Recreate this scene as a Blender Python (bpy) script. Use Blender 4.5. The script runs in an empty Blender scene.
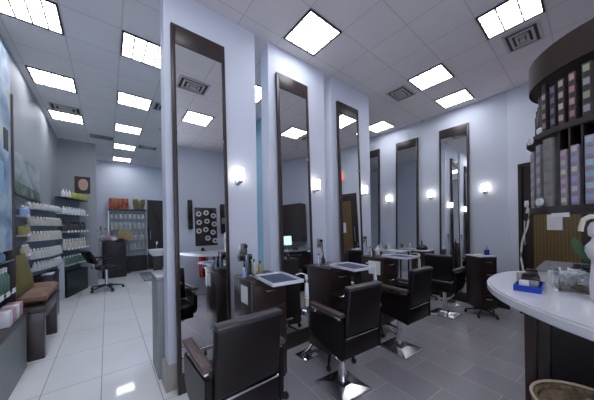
import bpy, bmesh, math, random
from mathutils import Vector, Matrix
random.seed(7)
PI = math.pi
sc = bpy.context.scene
COL = sc.collection

# ------------------------------------------------------------------ materials
def mat(name, col, rough=.5, metal=0., spec=.5, emit=None, es=0., noise=0., nscale=20., bump=0., bscale=60., trans=0., alpha=1., coat=0.):
    m = bpy.data.materials.new(name); m.use_nodes = True
    nt = m.node_tree; b = nt.nodes['Principled BSDF']
    b.inputs['Base Color'].default_value = (*col, 1)
    b.inputs['Roughness'].default_value = rough
    b.inputs['Metallic'].default_value = metal
    b.inputs['Specular IOR Level'].default_value = spec
    b.inputs['Transmission Weight'].default_value = trans
    b.inputs['Alpha'].default_value = alpha
    b.inputs['Coat Weight'].default_value = coat
    if emit:
        b.inputs['Emission Color'].default_value = (*emit, 1); b.inputs['Emission Strength'].default_value = es
    if noise or bump:
        tc = nt.nodes.new('ShaderNodeTexCoord')
    if noise:
        n = nt.nodes.new('ShaderNodeTexNoise'); n.inputs['Scale'].default_value = nscale; n.inputs['Detail'].default_value = 4
        nt.links.new(tc.outputs['Object'], n.inputs['Vector'])
        r = nt.nodes.new('ShaderNodeMapRange'); r.inputs['To Min'].default_value = 1 - noise; r.inputs['To Max'].default_value = 1 + noise
        nt.links.new(n.outputs['Fac'], r.inputs['Value'])
        v = nt.nodes.new('ShaderNodeVectorMath'); v.operation = 'SCALE'; v.inputs[0].default_value = col
        nt.links.new(r.outputs['Result'], v.inputs['Scale']); nt.links.new(v.outputs['Vector'], b.inputs['Base Color'])
    if bump:
        n = nt.nodes.new('ShaderNodeTexNoise'); n.inputs['Scale'].default_value = bscale
        nt.links.new(tc.outputs['Object'], n.inputs['Vector'])
        bp = nt.nodes.new('ShaderNodeBump'); bp.inputs['Strength'].default_value = bump; bp.inputs['Distance'].default_value = .01
        nt.links.new(n.outputs['Fac'], bp.inputs['Height']); nt.links.new(bp.outputs['Normal'], b.inputs['Normal'])
    return m

def brick_mat(name, c1, c2, mortar, bw, rh, ms, offset, rough, loc=(0,0), rot=0., bump=0., spec=.5, rvar=0.):
    m = mat(name, c1, rough, spec=spec); nt = m.node_tree; b = nt.nodes['Principled BSDF']
    tc = nt.nodes.new('ShaderNodeTexCoord'); mp = nt.nodes.new('ShaderNodeMapping')
    mp.inputs['Location'].default_value = (loc[0], loc[1], 0); mp.inputs['Rotation'].default_value = (0, 0, rot)
    br = nt.nodes.new('ShaderNodeTexBrick')
    br.inputs['Scale'].default_value = 1; br.inputs['Brick Width'].default_value = bw; br.inputs['Row Height'].default_value = rh
    br.inputs['Mortar Size'].default_value = ms; br.inputs['Mortar Smooth'].default_value = .1; br.offset = offset
    br.inputs['Color1'].default_value = (*c1, 1); br.inputs['Color2'].default_value = (*c2, 1); br.inputs['Mortar'].default_value = (*mortar, 1)
    nt.links.new(tc.outputs['Object'], mp.inputs['Vector']); nt.links.new(mp.outputs['Vector'], br.inputs['Vector'])
    n = nt.nodes.new('ShaderNodeTexNoise'); n.inputs['Scale'].default_value = 1.3; n.inputs['Detail'].default_value = 3
    nt.links.new(tc.outputs['Object'], n.inputs['Vector'])
    r = nt.nodes.new('ShaderNodeMapRange'); r.inputs['To Min'].default_value = .9; r.inputs['To Max'].default_value = 1.1
    nt.links.new(n.outputs['Fac'], r.inputs['Value'])
    v = nt.nodes.new('ShaderNodeVectorMath'); v.operation = 'SCALE'
    nt.links.new(br.outputs['Color'], v.inputs[0]); nt.links.new(r.outputs['Result'], v.inputs['Scale'])
    nt.links.new(v.outputs['Vector'], b.inputs['Base Color'])
    if rvar:
        r2 = nt.nodes.new('ShaderNodeMapRange'); r2.inputs['To Min'].default_value = rough; r2.inputs['To Max'].default_value = rough + rvar
        nt.links.new(n.outputs['Fac'], r2.inputs['Value']); nt.links.new(r2.outputs['Result'], b.inputs['Roughness'])
    if bump:
        bp = nt.nodes.new('ShaderNodeBump'); bp.inputs['Strength'].default_value = bump; bp.inputs['Distance'].default_value = .004; bp.invert = True
        nt.links.new(br.outputs['Fac'], bp.inputs['Height']); nt.links.new(bp.outputs['Normal'], b.inputs['Normal'])
    return m

def ribs_mat(name, c1, c2, scale, rough, axis='Y', metal=0.):
    """vertical ribs / wood grain from a wave texture"""
    m = mat(name, c1, rough, metal); nt = m.node_tree; b = nt.nodes['Principled BSDF']
    tc = nt.nodes.new('ShaderNodeTexCoord'); w = nt.nodes.new('ShaderNodeTexWave'); w.bands_direction = axis
    w.inputs['Scale'].default_value = scale; w.inputs['Distortion'].default_value = .8
    nt.links.new(tc.outputs['Object'], w.inputs['Vector'])
    mx = nt.nodes.new('ShaderNodeMix'); mx.data_type = 'RGBA'
    mx.inputs[6].default_value = (*c1, 1); mx.inputs[7].default_value = (*c2, 1)
    nt.links.new(w.outputs['Fac'], mx.inputs[0]); nt.links.new(mx.outputs[2], b.inputs['Base Color'])
    return m

def ramp_mat(name, stops, scale, rough, detail=4, stretch=(1,1,1)):
    m = mat(name, stops[0][1], rough); nt = m.node_tree; b = nt.nodes['Principled BSDF']
    tc = nt.nodes.new('ShaderNodeTexCoord'); mp = nt.nodes.new('ShaderNodeMapping'); mp.inputs['Scale'].default_value = stretch
    n = nt.nodes.new('ShaderNodeTexNoise'); n.inputs['Scale'].default_value = scale; n.inputs['Detail'].default_value = detail
    r = nt.nodes.new('ShaderNodeValToRGB')
    while len(r.color_ramp.elements) < len(stops): r.color_ramp.elements.new(.5)
    for e, (p, c) in zip(r.color_ramp.elements, stops): e.position = p; e.color = (*c, 1)
    nt.links.new(tc.outputs['Object'], mp.inputs['Vector']); nt.links.new(mp.outputs['Vector'], n.inputs['Vector'])
    nt.links.new(n.outputs['Fac'], r.inputs['Fac']); nt.links.new(r.outputs['Color'], b.inputs['Base Color'])
    return m

W = dict(
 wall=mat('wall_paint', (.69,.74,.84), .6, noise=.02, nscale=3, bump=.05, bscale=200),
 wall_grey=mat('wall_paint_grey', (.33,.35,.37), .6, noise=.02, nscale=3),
 wall_blue=mat('aqua_wallcovering', (.30,.52,.70), .5, noise=.3, nscale=45),
 wood=mat('espresso_wood', (.030,.020,.018), .35, noise=.3, nscale=12, coat=.2),
 wood_frame=mat('frame_wood', (.034,.024,.022), .38, noise=.2, nscale=18),
 wood_red=mat('red_brown_wood', (.036,.018,.015), .35, noise=.3, nscale=12),
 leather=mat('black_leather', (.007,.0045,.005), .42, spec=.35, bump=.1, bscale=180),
 leather2=mat('black_leather_top', (.035,.03,.036), .28, bump=.1, bscale=150),  # sheen along the backrest top, put into a lighter leather colour
 chrome=mat('chrome', (.78,.79,.82), .12, 1.),
 polished=mat('polished_steel', (.74,.75,.78), .2, 1.),
 steel=mat('brushed_steel', (.55,.56,.58), .3, 1.),
 mirror=mat('mirror_glass', (.86,.88,.88), .0, 1.),
 armwood=mat('armrest_brown', (.085,.055,.05), .3, bump=.1, bscale=120),
 canopy=mat('canopy_wood', (.042,.026,.022), .6, spec=.25, noise=.3, nscale=14),
 louvre=mat('louvre_grey', (.62,.66,.75), .5),
 black=mat('black_plastic', (.012,.012,.014), .4),
 rubber=mat('rubber', (.02,.02,.02), .6),
 white=mat('white_plastic', (.75,.76,.78), .35),
 cream=mat('cream_plastic', (.56,.53,.44), .4),
 paper=mat('paper', (.80,.81,.82), .7),
 counter=mat('white_countertop', (.76,.77,.82), .22, noise=.10, nscale=7, coat=.3),
 greycounter=mat('grey_countertop', (.30,.32,.37), .25, noise=.2, nscale=30),
 tilebase=mat('beige_base_tile', (.42,.40,.36), .3, noise=.1, nscale=12),
 glass=mat('clear_glass', (.9,.95,.97), .02, trans=1.),
 bluejar=mat('blue_liquid', (.01,.04,.35), .08, coat=.5),
 bluetray=mat('blue_tray', (.005,.05,.42), .3),
 navy=mat('navy_mat', (.03,.04,.11), .5, noise=.2, nscale=60),
 traywhite=mat('tray_rim', (.70,.73,.80), .25),
 red=mat('extinguisher_red', (.45,.01,.015), .25, coat=.4),
 tan=mat('tan_fabric', (.24,.15,.105), .85, noise=.15, nscale=40, bump=.3, bscale=150),
 olive=ribs_mat('olive_striped_fabric', (.20,.16,.035), (.10,.085,.03), 14, .85, 'Y'),
 wicker=ramp_mat('wicker', [(.3,(.10,.07,.04)),(.6,(.27,.20,.12)),(.8,(.42,.32,.20))], 60, .7),
 wickerrim=mat('wicker_rim', (.62,.52,.36), .6, noise=.25, nscale=70),
 leaf=mat('leaf_green', (.10,.20,.09), .4, noise=.3, nscale=12),
 gold=ribs_mat('golden_ribbed_wood', (.20,.135,.045), (.125,.082,.03), 9, .35, 'Y'),
 slat=ribs_mat('grey_green_slats', (.17,.19,.18), (.12,.135,.13), 8, .35, 'Y'),
 shelf=mat('pale_shelf', (.45,.47,.50), .4),
 shelfback=mat('shelf_back', (.13,.135,.15), .5),
 glow_back=mat('bright_shelf_back', (.50,.55,.60), .5),
 winglass=mat('added_window_pane',(1,1,1),0,trans=1.,alpha=.15),
 frost=mat('frosted_diffuser', (.9,.9,.95), .4, emit=(.93,.93,1.0), es=3.6),
 sconce=mat('lit_glass_shade', (.95,.93,.9), .4, emit=(1,.93,.86), es=1.7),
 vent=mat('vent_metal', (.50,.49,.48), .4), ventdark=mat('vent_dark', (.03,.03,.03), .7),
 ventbrown=mat('return_grille', (.28,.26,.25), .6),
 orange=ramp_mat('orange_packs', [(.35,(.10,.02,.01)),(.5,(.45,.10,.03)),(.7,(.60,.22,.08))], 14, .5),
 straw=ramp_mat('straw_yellow', [(.3,(.16,.13,.05)),(.6,(.45,.40,.20))], 18, .6),
 lime=mat('lime_carton', (.42,.45,.08), .5), pink=mat('pink_carton', (.55,.30,.36), .5), purple=mat('purple_glass', (.06,.03,.16), .2),
 olivebox=mat('mustard_carton', (.36,.32,.10), .5), bluebottle=mat('pale_blue_bottle', (.30,.42,.66), .3),
 beige=mat('beige_bottle', (.55,.50,.42), .35), offwhite=mat('off_white_bottle', (.56,.57,.53), .35), darkbottle=mat('dark_bottle', (.05,.045,.045), .25),
 greenbottle=mat('green_bottle', (.12,.22,.16), .25), tanboard=mat('tan_board', (.42,.31,.14), .6, noise=.15, nscale=30),
 screen=mat('screen', (.3,.5,.5), .2, emit=(.45,.70,.68), es=.5), exit=mat('exit_red', (.55,.05,.05), .4, emit=(1,.1,.08), es=.6),
 skin=mat('print_skin', (.55,.36,.28), .6), hair=mat('print_hair', (.05,.03,.03), .6),
 mist=ramp_mat('misty_landscape', [(.3,(.10,.16,.13)),(.5,(.30,.34,.35)),(.7,(.42,.46,.48))], 3, .4, stretch=(1,1,2)),
 treeline=ramp_mat('treeline', [(.35,(.05,.09,.05)),(.55,(.14,.20,.16)),(.7,(.30,.34,.34))], 6, .5),
 poster=ramp_mat('blue_poster', [(.3,(.12,.22,.34)),(.45,(.30,.42,.55)),(.56,(.55,.66,.74)),(.68,(.50,.55,.32)),(.8,(.20,.24,.28))], 3.2, .55, stretch=(1,1,1.3)),
 cardgrey=mat('grey_carton', (.30,.29,.30), .5), cardlight=mat('light_carton', (.58,.56,.58), .5),
)
W['tilefloor'] = brick_mat('polished_white_tile', (.84,.85,.87), (.86,.87,.885), (.36,.37,.39), .397, .74, .003, 0, .05, loc=(.454+.397*9,-2.92+.74*10), bump=.2)
W['greyfloor'] = brick_mat('grey_plank_tile', (.36,.35,.375), (.43,.42,.44), (.58,.57,.59), .62, .31, .003, .5, .22, loc=(.1,.07), rot=math.radians(96), bump=.2)
W['ceiling'] = brick_mat('acoustic_ceiling', (.78,.75,.75), (.80,.77,.77), (.64,.615,.615), .4664, .4664, .007, 0, .8, loc=(.792+.4664*20, -1.193+.4664*20), bump=.25, spec=.2)

# ------------------------------------------------------------------ mesh builder
class MB:
    def __init__(s): s.bm = bmesh.new(); s.mats = []
    def _mi(s, m):
        if m is None: return 0
        if m not in s.mats: s.mats.append(m)
        return s.mats.index(m)
    def _merge(s, t, m=None, xf=None):
        if xf is not None: bmesh.ops.transform(t, matrix=xf, verts=t.verts)
        mi = s._mi(m)
        for f in t.faces: f.material_index = mi
        me = bpy.data.meshes.new('_'); t.to_mesh(me); t.free(); s.bm.from_mesh(me); bpy.data.meshes.remove(me)
        return s
    def box(s, x0, x1, y0, y1, z0, z1, bev=0., m=None, xf=None, seg=2):
        t = bmesh.new(); bmesh.ops.create_cube(t, size=1)
        bmesh.ops.transform(t, matrix=Matrix.Translation(((x0+x1)/2,(y0+y1)/2,(z0+z1)/2)) @ Matrix.Diagonal((x1-x0,y1-y0,z1-z0,1)), verts=t.verts)
        if bev: bmesh.ops.bevel(t, geom=t.edges[:], offset=bev, segments=seg, affect='EDGES', profile=.5)
        return s._merge(t, m, xf)
    def lathe(s, prof, n=20, at=(0,0,0), m=None, xf=None, cap=True):
        t = bmesh.new(); rings = []
        for r, z in prof:
            rings.append([t.verts.new((at[0]+r*math.cos(2*PI*k/n), at[1]+r*math.sin(2*PI*k/n), at[2]+z)) for k in range(n)])
        for a, b in zip(rings, rings[1:]):
            for k in range(n): t.faces.new((a[k], a[(k+1)%n], b[(k+1)%n], b[k]))
        if cap:
            t.faces.new(rings[0][::-1]); t.faces.new(rings[-1])
        return s._merge(t, m, xf)
    def tube(s, pts, r, n=10, m=None, xf=None, r2=None):
        t = bmesh.new(); rings = []; P = [Vector(p) for p in pts]
        for i, p in enumerate(P):
            d = (P[min(i+1,len(P)-1)] - P[max(i-1,0)]).normalized()
            u = d.cross(Vector((0,0,1)));  u = u.normalized() if u.length > 1e-3 else Vector((1,0,0))
            v = d.cross(u).normalized(); rr = r if r2 is None else r + (r2-r)*i/(len(P)-1)
            rings.append([t.verts.new(p + rr*(math.cos(2*PI*k/n)*u + math.sin(2*PI*k/n)*v)) for k in range(n)])
        for a, b in zip(rings, rings[1:]):
            for k in range(n): t.faces.new((a[k], a[(k+1)%n], b[(k+1)%n], b[k]))
        t.faces.new(rings[0][::-1]); t.faces.new(rings[-1])
        bmesh.ops.recalc_face_normals(t, faces=t.faces)
        return s._merge(t, m, xf)
    def prism(s, poly, z0, z1, bev=0., m=None, xf=None):
        t = bmesh.new(); lo = [t.verts.new((x,y,z0)) for x,y in poly]; hi = [t.verts.new((x,y,z1)) for x,y in poly]
        n = len(poly); t.faces.new(lo[::-1]); t.faces.new(hi)
        for k in range(n): t.faces.new((lo[k], lo[(k+1)%n], hi[(k+1)%n], hi[k]))
        bmesh.ops.recalc_face_normals(t, faces=t.faces)
        if bev: bmesh.ops.bevel(t, geom=[e for e in t.edges if abs(e.verts[0].co.z-e.verts[1].co.z)<1e-6], offset=bev, segments=2, affect='EDGES')
        return s._merge(t, m, xf)
    def build(s, name, m, parent=None, smooth=True, loc=(0,0,0), rz=0.):
        me = bpy.data.meshes.new(name); s.bm.to_mesh(me); s.bm.free()
        if s.mats and None not in s.mats and m is None:
            for k in s.mats: me.materials.append(k)
        else: me.materials.append(m)
        o = bpy.data.objects.new(name, me); COL.objects.link(o); o.location = loc; o.rotation_euler = (0,0,rz)
        if parent: o.parent = parent
        if smooth:
            for p in me.polygons: p.use_smooth = True
            try: me.set_sharp_from_angle(angle=math.radians(35))
            except Exception: pass
        return o

def B(x0,x1,y0,y1,z0,z1,bev=0.): return MB().box(x0,x1,y0,y1,z0,z1,bev)
def thing(name, label, cat, loc=(0,0,0), rz=0., group=None):
    o = bpy.data.objects.new(name, None); COL.objects.link(o); o.location = loc; o.rotation_euler = (0,0,rz); o.empty_display_size = .05
    return tag(o, label, cat, group)
def tag(o, label, cat, group=None, kind=None):
    o['label'] = label; o['category'] = cat
    if group: o['group'] = group
    if kind: o['kind'] = kind
    return o
def struct(o):
    o['kind'] = 'structure'; o['label'] = o.get('label', o.name.replace('_',' ')); o['category'] = o.get('category', o.name.split('_')[0]); return o
def S(o, label, cat): o['label'] = label; o['category'] = cat; o['kind'] = 'structure'; return o
def dup(root, loc, rz=None, label=None, group=None, sc_=None):
    r = root.copy(); COL.objects.link(r); r.location = loc
    if rz is not None: r.rotation_euler = (0,0,rz)
    if sc_: r.scale = sc_
    if label: r['label'] = label
    if group: r['group'] = group
    for ch in list(root.children):
        c = ch.copy(); COL.objects.link(c); c.parent = r
        for g in list(ch.children):
            d = g.copy(); COL.objects.link(d); d.parent = c
    return r

H = 3.48; CELL = .4664; X0 = -.792; Y0 = 1.193; PY = 2.27
# ------------------------------------------------------------------ setting
S(B(-1.2,.55,-1.6,9.5,-.1,0).box(.55,5.6,PY+.0,9.5,-.1,0).build('floor_tile', W['tilefloor'], smooth=False), 'polished white tiled floor of the aisle', 'floor').name = 'floor'
S(B(.55,5.6,-1.6,PY,-.1,0).build('floor', W['greyfloor'], smooth=False), 'grey plank-tiled floor under the styling chairs', 'floor')
S(B(-1.2,5.6,-1.6,9.5,H,H+.1).build('ceiling', W['ceiling'], smooth=False), 'white dropped acoustic ceiling with square grid', 'ceiling')
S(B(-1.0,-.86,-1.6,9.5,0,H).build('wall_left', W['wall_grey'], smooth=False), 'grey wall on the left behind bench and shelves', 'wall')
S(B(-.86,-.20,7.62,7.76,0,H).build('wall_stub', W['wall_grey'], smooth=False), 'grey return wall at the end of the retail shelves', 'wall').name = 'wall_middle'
S(B(-.86,5.2,9.4,9.5,0,H).build('wall_far', W['wall'], smooth=False), 'pale blue wall at the far end of the aisle', 'wall')
S(B(5.0,5.15,.83,9.4,0,H).build('wall_right', W['wall'], smooth=False), 'pale lilac wall carrying three tall mirrors', 'wall')
S(B(-1.0,-.84,-1.6,-1.5,0,H).box(1.22,5.2,-1.6,-1.5,0,H).box(-.84,1.22,-1.6,-1.5,3.2,H).box(-.84,1.22,-1.6,-1.5,0,.25).build('wall_rear', W['wall'], smooth=False), 'white wall behind the camera', 'wall')
wn = B(-.84,1.22,-1.59,-1.53,3.14,3.2).box(-.84,1.22,-1.59,-1.53,.25,.31).box(-.84,-.78,-1.59,-1.53,.31,3.14).box(1.16,1.22,-1.59,-1.53,.31,3.14).box(.24,.30,-1.59,-1.53,.31,3.14).build('window_added', W['steel'], smooth=False); S(wn, 'assumed tall shop window behind the camera, added to supply daylight', 'window')  # assumed window, added so daylight from the world fills the room
B(-.78,1.16,-1.565,-1.56,.31,3.14).build('window_added_glass', W['winglass'], wn, smooth=False)
S(B(2.345,2.43,3.2,9.4,0,H).build('wall_divider', W['wall'], smooth=False), 'white rear face of the aqua partition', 'wall').name='wall_divider'
S(B(2.33,2.345,3.2,9.4,0,H).build('wall_aqua', W['wall_blue'], smooth=False), 'aqua textured wall seen between first two mirror panels', 'wall').name = 'wall_inner'
# angled wall with the door
AN = (-.37,-.93); L_ = math.hypot(*AN); AN = (AN[0]/L_, AN[1]/L_); NO = (AN[1], -AN[0])      # NO points into the room (-x)
AXF = Matrix(((AN[0], -NO[0], 0, 5.0), (AN[1], -NO[1], 0, .83), (0,0,1,0), (0,0,0,1)))      # local x along the wall, local +y behind it
def AW(name, mb, m, parent=None):
    o = mb.build(name, m, parent, smooth=False); return o
w = MB().box(0,.14,0,.12,0,H, xf=AXF).box(.96,3.0,0,.12,0,H, xf=AXF).box(.14,.96,0,.12,2.28,H, xf=AXF).build('wall_angled', W['wall'], smooth=False); S(w, 'pale wall around the brown door', 'wall')
d = MB().box(.14,.185,-.02,.10,0,2.28,xf=AXF).box(.915,.96,-.02,.10,0,2.28,xf=AXF).box(.14,.96,-.02,.10,2.235,2.28,xf=AXF).build('door_1', W['wood'], smooth=False)
S(d, 'brown door with dark frame behind the counter', 'door')
MB().box(.185,.30,.01,.05,.01,2.235,xf=AXF).box(.80,.915,.01,.05,.01,2.235,xf=AXF).box(.30,.80,.01,.05,2.1,2.235,xf=AXF).build('door_leaf', W['wood'], d, smooth=False)
MB().box(.30,.80,.02,.045,.01,2.1,xf=AXF).build('door_panel', W['gold'], d, smooth=False)
MB().tube([AXF@Vector((.225,-.035,1.05)), AXF@Vector((.225,-.035,1.42))], .008).tube([AXF@Vector((.225,-.035,1.08)), AXF@Vector((.225,.012,1.08))], .005).tube([AXF@Vector((.225,-.035,1.39)), AXF@Vector((.225,.012,1.39))], .005).build('door_handle', W['steel'], d)
o = MB().box(.46,.62,.012,.0195,1.28,1.54,xf=AXF).build('notice_paper', W['paper'], smooth=False); tag(o, 'white sheet of paper taped to the brown door', 'paper')
# mirror panels (short walls)
PAN = [(.394,1.27),(1.436,2.326),(2.46,3.372)]
for i,(a,b) in enumerate(PAN):
    S(B(a,b,PY,PY+.16,0,H).build('wall_panel', W['wall'], smooth=False), ['white wall panel nearest the aisle','white wall panel in the middle','white wall panel furthest right'][i], 'wall').name = ['wall_front','wall_centre','wall_back'][i]
S(B(.37,1.28,PY-.012,PY+.18,0,.22).build('baseboard_front', W['tilebase'], smooth=False), 'beige tile base of the first wall panel', 'baseboard')
S(B(1.425,2.335,PY-.012,PY+.17,0,.2).build('baseboard_centre', W['wood'], smooth=False), 'dark baseboard of the middle wall panel', 'baseboard')
S(B(2.45,3.38,PY-.012,PY+.17,0,.2).build('baseboard_back', W['wood'], smooth=False), 'dark baseboard of the right wall panel', 'baseboard')
S(B(4.985,5.01,.83,9.4,0,.2).build('baseboard_right', W['wood'], smooth=False), 'dark baseboard along the mirror wall', 'baseboard')
S(B(-.21,.0,7.6,7.62,0,0.01).build('trim_1', W['wood'], smooth=False), 'trim', 'trim') if False else None

# ------------------------------------------------------------------ ceiling fittings
def cell(i,j): return (X0+CELL*(i+.5), Y0+CELL*(j+.5))
def make_light(label):
    t = thing('ceiling_light', label, 'ceiling light', (0,0,H), group='recessed ceiling lights')
    h = CELL/2-.006; q = .018
    MB().box(-h,h,-h,-h+q,-.012,.001).box(-h,h,h-q,h,-.012,.001).box(-h,-h+q,-h+q,h-q,-.012,.001).box(h-q,h,-h+q,h-q,-.012,.001).build('frame', W['black'], t, smooth=False)
    MB().box(-h+q,h-q,-h+q,h-q,-.005,.0005).build('diffuser', W['frost'], t, smooth=False)
    g = MB()
    for k in range(1,4):
        p = -h+2*h*k/4; g.box(p-.008,p+.008,-h+q,h-q,-.010,-.0045)
    for k in range(1,3):
        p = -h+2*h*k/3; g.box(-h+q,h-q,p-.008,p+.008,-.010,-.0045)
    g.build('louvre', W['louvre'], t, smooth=False)
    return t
LT = [((0,4),'nearest of the ceiling lights in the left-hand row over the aisle, cut by the frame'),
      ((0,7),'second ceiling light of the left-hand aisle row, above the bench'),
      ((0,10),'third ceiling light of the left-hand aisle row, just past the air vent'),
      ((2,4),'ceiling light beside the top of the first tall mirror, over the aisle'),
      ((2,7),'second ceiling light of the right-hand aisle row, beside an air vent'),
      ((2,10),'third ceiling light of the right-hand aisle row'),
      ((2,13),'fourth ceiling light of the right-hand aisle row, beside the small dark vent'),
      ((2,16),'furthest ceiling light of the aisle, by the far wall'),
      ((5,1),'bright ceiling light above the second tall mirror panel'),
      ((9,0),'ceiling light over the fourth styling chair, beside the air vent'),
      ((11,0),'ceiling light nearest the lilac mirror wall corner'),
      ((11,3),'small far ceiling light right of the third mirror panel'),
      ((8,-2),'ceiling light at the top right next to the large air vent'),
      ((5,13),'added ceiling light brightening the far area, hidden behind the first wall panel'),  # added out of sight to give the far wall more light
      ((5,9),'added unseen ceiling light in the back area behind the first wall panel'),  # likewise added unseen, extra light for the far end
      ((5,4),'ceiling light glimpsed through the gap between the first two wall panels'),
      ((4,-3),'ceiling light above the back of the counter, behind the camera'),
      ((2,0),'ceiling light over the aisle behind the camera'),
      ((0,1),'ceiling light over the entrance behind the camera')]
l0 = None
for (ij, lab) in LT:
    x, y = cell(*ij)
    if l0 is None: l0 = make_light(lab); l0.location = (x,y,H)
    else: dup(l0, (x,y,H), label=lab)
def make_vent(label):
    t = thing('air_vent', label, 'vent', (0,0,H), group='square ceiling diffusers')
    MB().box(-.19,.19,-.14,.14,-.004,.001).build('backing', W['ventdark'], t, smooth=False)
    for k,(a,b) in enumerate(((.20,.15),(.14,.10),(.085,.055))):
        z0 = -.012-.006*k; r = .022
        MB().box(-a,a,-b,-b+r,z0,-.003).box(-a,a,b-r,b,z0,-.003).box(-a,-a+r,-b+r,b-r,z0,-.003).box(a-r,a,-b+r,b-r,z0,-.003).build('ring', W['vent'], t, smooth=False)
    MB().box(-.04,.04,-.02,.02,-.03,-.003).build('core', W['vent'], t, smooth=False)
    return t
v0 = make_vent('square metal air vent above the bench side of the aisle')
v0.location = (*cell(0.05,9.1), H)
for ij, lab in (((3,6.9),'metal air vent right of the second aisle light, by the first mirror'),((3,12.4),'small dark air vent near the far end of the aisle'),
                ((3.3,-1.0),'square metal air vent behind the camera, seen in the first mirror'),((9.1,1.0),'metal air vent between the right-hand ceiling lights'),((9.1,-2.05),'large metal air vent below the top right ceiling light')):
    dup(v0, (*cell(*ij),H), label=lab)
x,y = cell(1.05,11.9)
t = thing('return_grille', 'brown rectangular air return grille near the far ceiling', 'vent', (x,y,H))
MB().box(-.21,.21,-.13,.13,-.008,.001).build('backing', W['ventbrown'], t, smooth=False)
g = MB()
for k in range(9): g.box(-.2,.2,-.12+k*.027,-.112+k*.027,-.016,-.007)
g.build('slats', W['ventbrown'], t, smooth=False)
for (px,py,lab) in ((X0+CELL*3.6,Y0+CELL*9.6,'small round sprinkler in the aisle ceiling'),(X0+CELL*12.4,Y0+CELL*2,'small round sprinkler in the ceiling near the lilac wall'),(X0+CELL*9.6,Y0-CELL*2.7,'small round sprinkler by the top right air vent')):
    o = MB().lathe([(.03,.001),(.03,-.006),(.012,-.01),(.012,-.03),(.02,-.034)],12,(px,py,H)).build('sprinkler', W['vent']); tag(o, lab, 'sprinkler', 'ceiling sprinklers')

# ------------------------------------------------------------------ tall mirrors
MW, MH, TILT = .475, 3.16, math.atan(.08/3.15)
def make_mirror(label, w=MW):
    t = thing('wall_mirror', label, 'mirror', group='tall framed mirrors')
    R = Matrix.Rotation(-TILT, 4, 'X')      # local: -y faces the room, bottom at z=0 leaning out
    hw = w/2; s = .034
    MB().box(-hw,-hw+s,0,.035,0,MH,.004,xf=R).box(hw-s,hw,0,.035,0,MH,.004,xf=R).box(-hw+s,hw-s,0,.035,MH-.17,MH,.004,xf=R).box(-hw+s,hw-s,0,.035,0,.17,.004,xf=R).build('frame', W['wood_frame'], t)
    MB().box(-hw+s-.002,hw-s+.002,.008,.02,.168,MH-.168,xf=R).build('glass', W['mirror'], t, smooth=False)
    MB().box(-hw+.01,hw-.01,.021,.034,.02,MH-.02,xf=R).build('backing', W['wood'], t, smooth=False)
    g = MB()
    for zz in (.9,2.2):
        for sx in (-1,1): g.box(sx*(hw-s-.006)-.006,sx*(hw-s-.006)+.006,-.002,.01,zz,zz+.03,xf=R)
    g.build('clip', W['chrome'], t)
    return t
mir = make_mirror('tallest-looking framed mirror, on the first white panel beside the aisle')
mir.location = (.68,2.155,0)
dup(mir, (1.765,2.155,0), label='tall framed mirror on the middle white panel, reflecting a brown cupboard')
dup(mir, (2.80,2.155,0), label='tall framed mirror on the third white panel, reflecting the door and exit sign')
dup(mir, (4.885,1.575,0), -PI/2, 'tall framed mirror on the lilac wall nearest the corner')
dup(mir, (4.885,2.445,0), -PI/2, 'tall framed mirror in the middle of the lilac wall')
dup(mir, (4.885,3.32,0), -PI/2, 'furthest tall framed mirror, partly hidden behind the third white panel')

# ------------------------------------------------------------------ sconces
def make_sconce(label):
    t = thing('wall_sconce', label, 'wall lamp', group='glowing wall sconces')       # local: wall at y=0, room at -y
    MB().lathe([(.032,0),(.032,.008),(.02,.016)],20,xf=Matrix.Translation((0,0,-.03))@Matrix.Rotation(PI/2,4,'X')).build('back_plate', W['steel'], t)
    MB().tube([(0,-.01,-.03),(0,-.04,-.045),(0,-.065,-.045)],.008).lathe([(.014,-.055),(.024,-.045),(.026,-.03)],16,(0,-.065,0)).build('arm', W['steel'], t)
    MB().lathe([(.026,-.03),(.036,-.02),(.038,.09),(.035,.095)],20,(0,-.065,0)).build('shade', W['sconce'], t)
    return t
sz = 1.885
s0 = make_sconce('wall sconce between the first tall mirror and the gap'); s0.location = (1.05,PY,sz)
dup(s0,(2.115,PY,sz),label='wall sconce on the middle white panel'); dup(s0,(3.145,PY,sz+.02),label='wall sconce on the third white panel')
dup(s0,(5.0,1.125,sz+.06),-PI/2,'wall sconce nearest the corner, right of the last tall mirror'); dup(s0,(5.0,1.985,sz+.05),-PI/2,'wall sconce between the two fully visible mirrors of the lilac wall')
dup(s0,(5.0,2.87,sz+.05),-PI/2,'furthest wall sconce, just right of the partly hidden mirror')
# outlet plates
for (x,lab) in ((1.09,'grey socket plate on the first white panel'),(2.19,'grey socket plate on the middle white panel'),(3.17,'grey socket plate on the third white panel')):
    t = thing('socket_plate', lab, 'socket', (x,PY,1.16), group='grey wall sockets')
    B(-.04,.04,-.006,.001,-.06,.06,.002).build('plate', W['steel'], t)
    B(-.02,.02,-.009,-.005,.008,.042).build('outlet', W['ventbrown'], t, smooth=False); B(-.02,.02,-.009,-.005,-.042,-.008).build('outlet', W['ventbrown'], t, smooth=False)
    MB().tube([(.03,-.012,.03),(.035,-.03,-.02),(.03,-.025,-.1),(.05,-.04,-.15)],.005).box(.015,.045,-.03,-.008,.012,.045,.004).build('plug_cord', W['black'], t)

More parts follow.
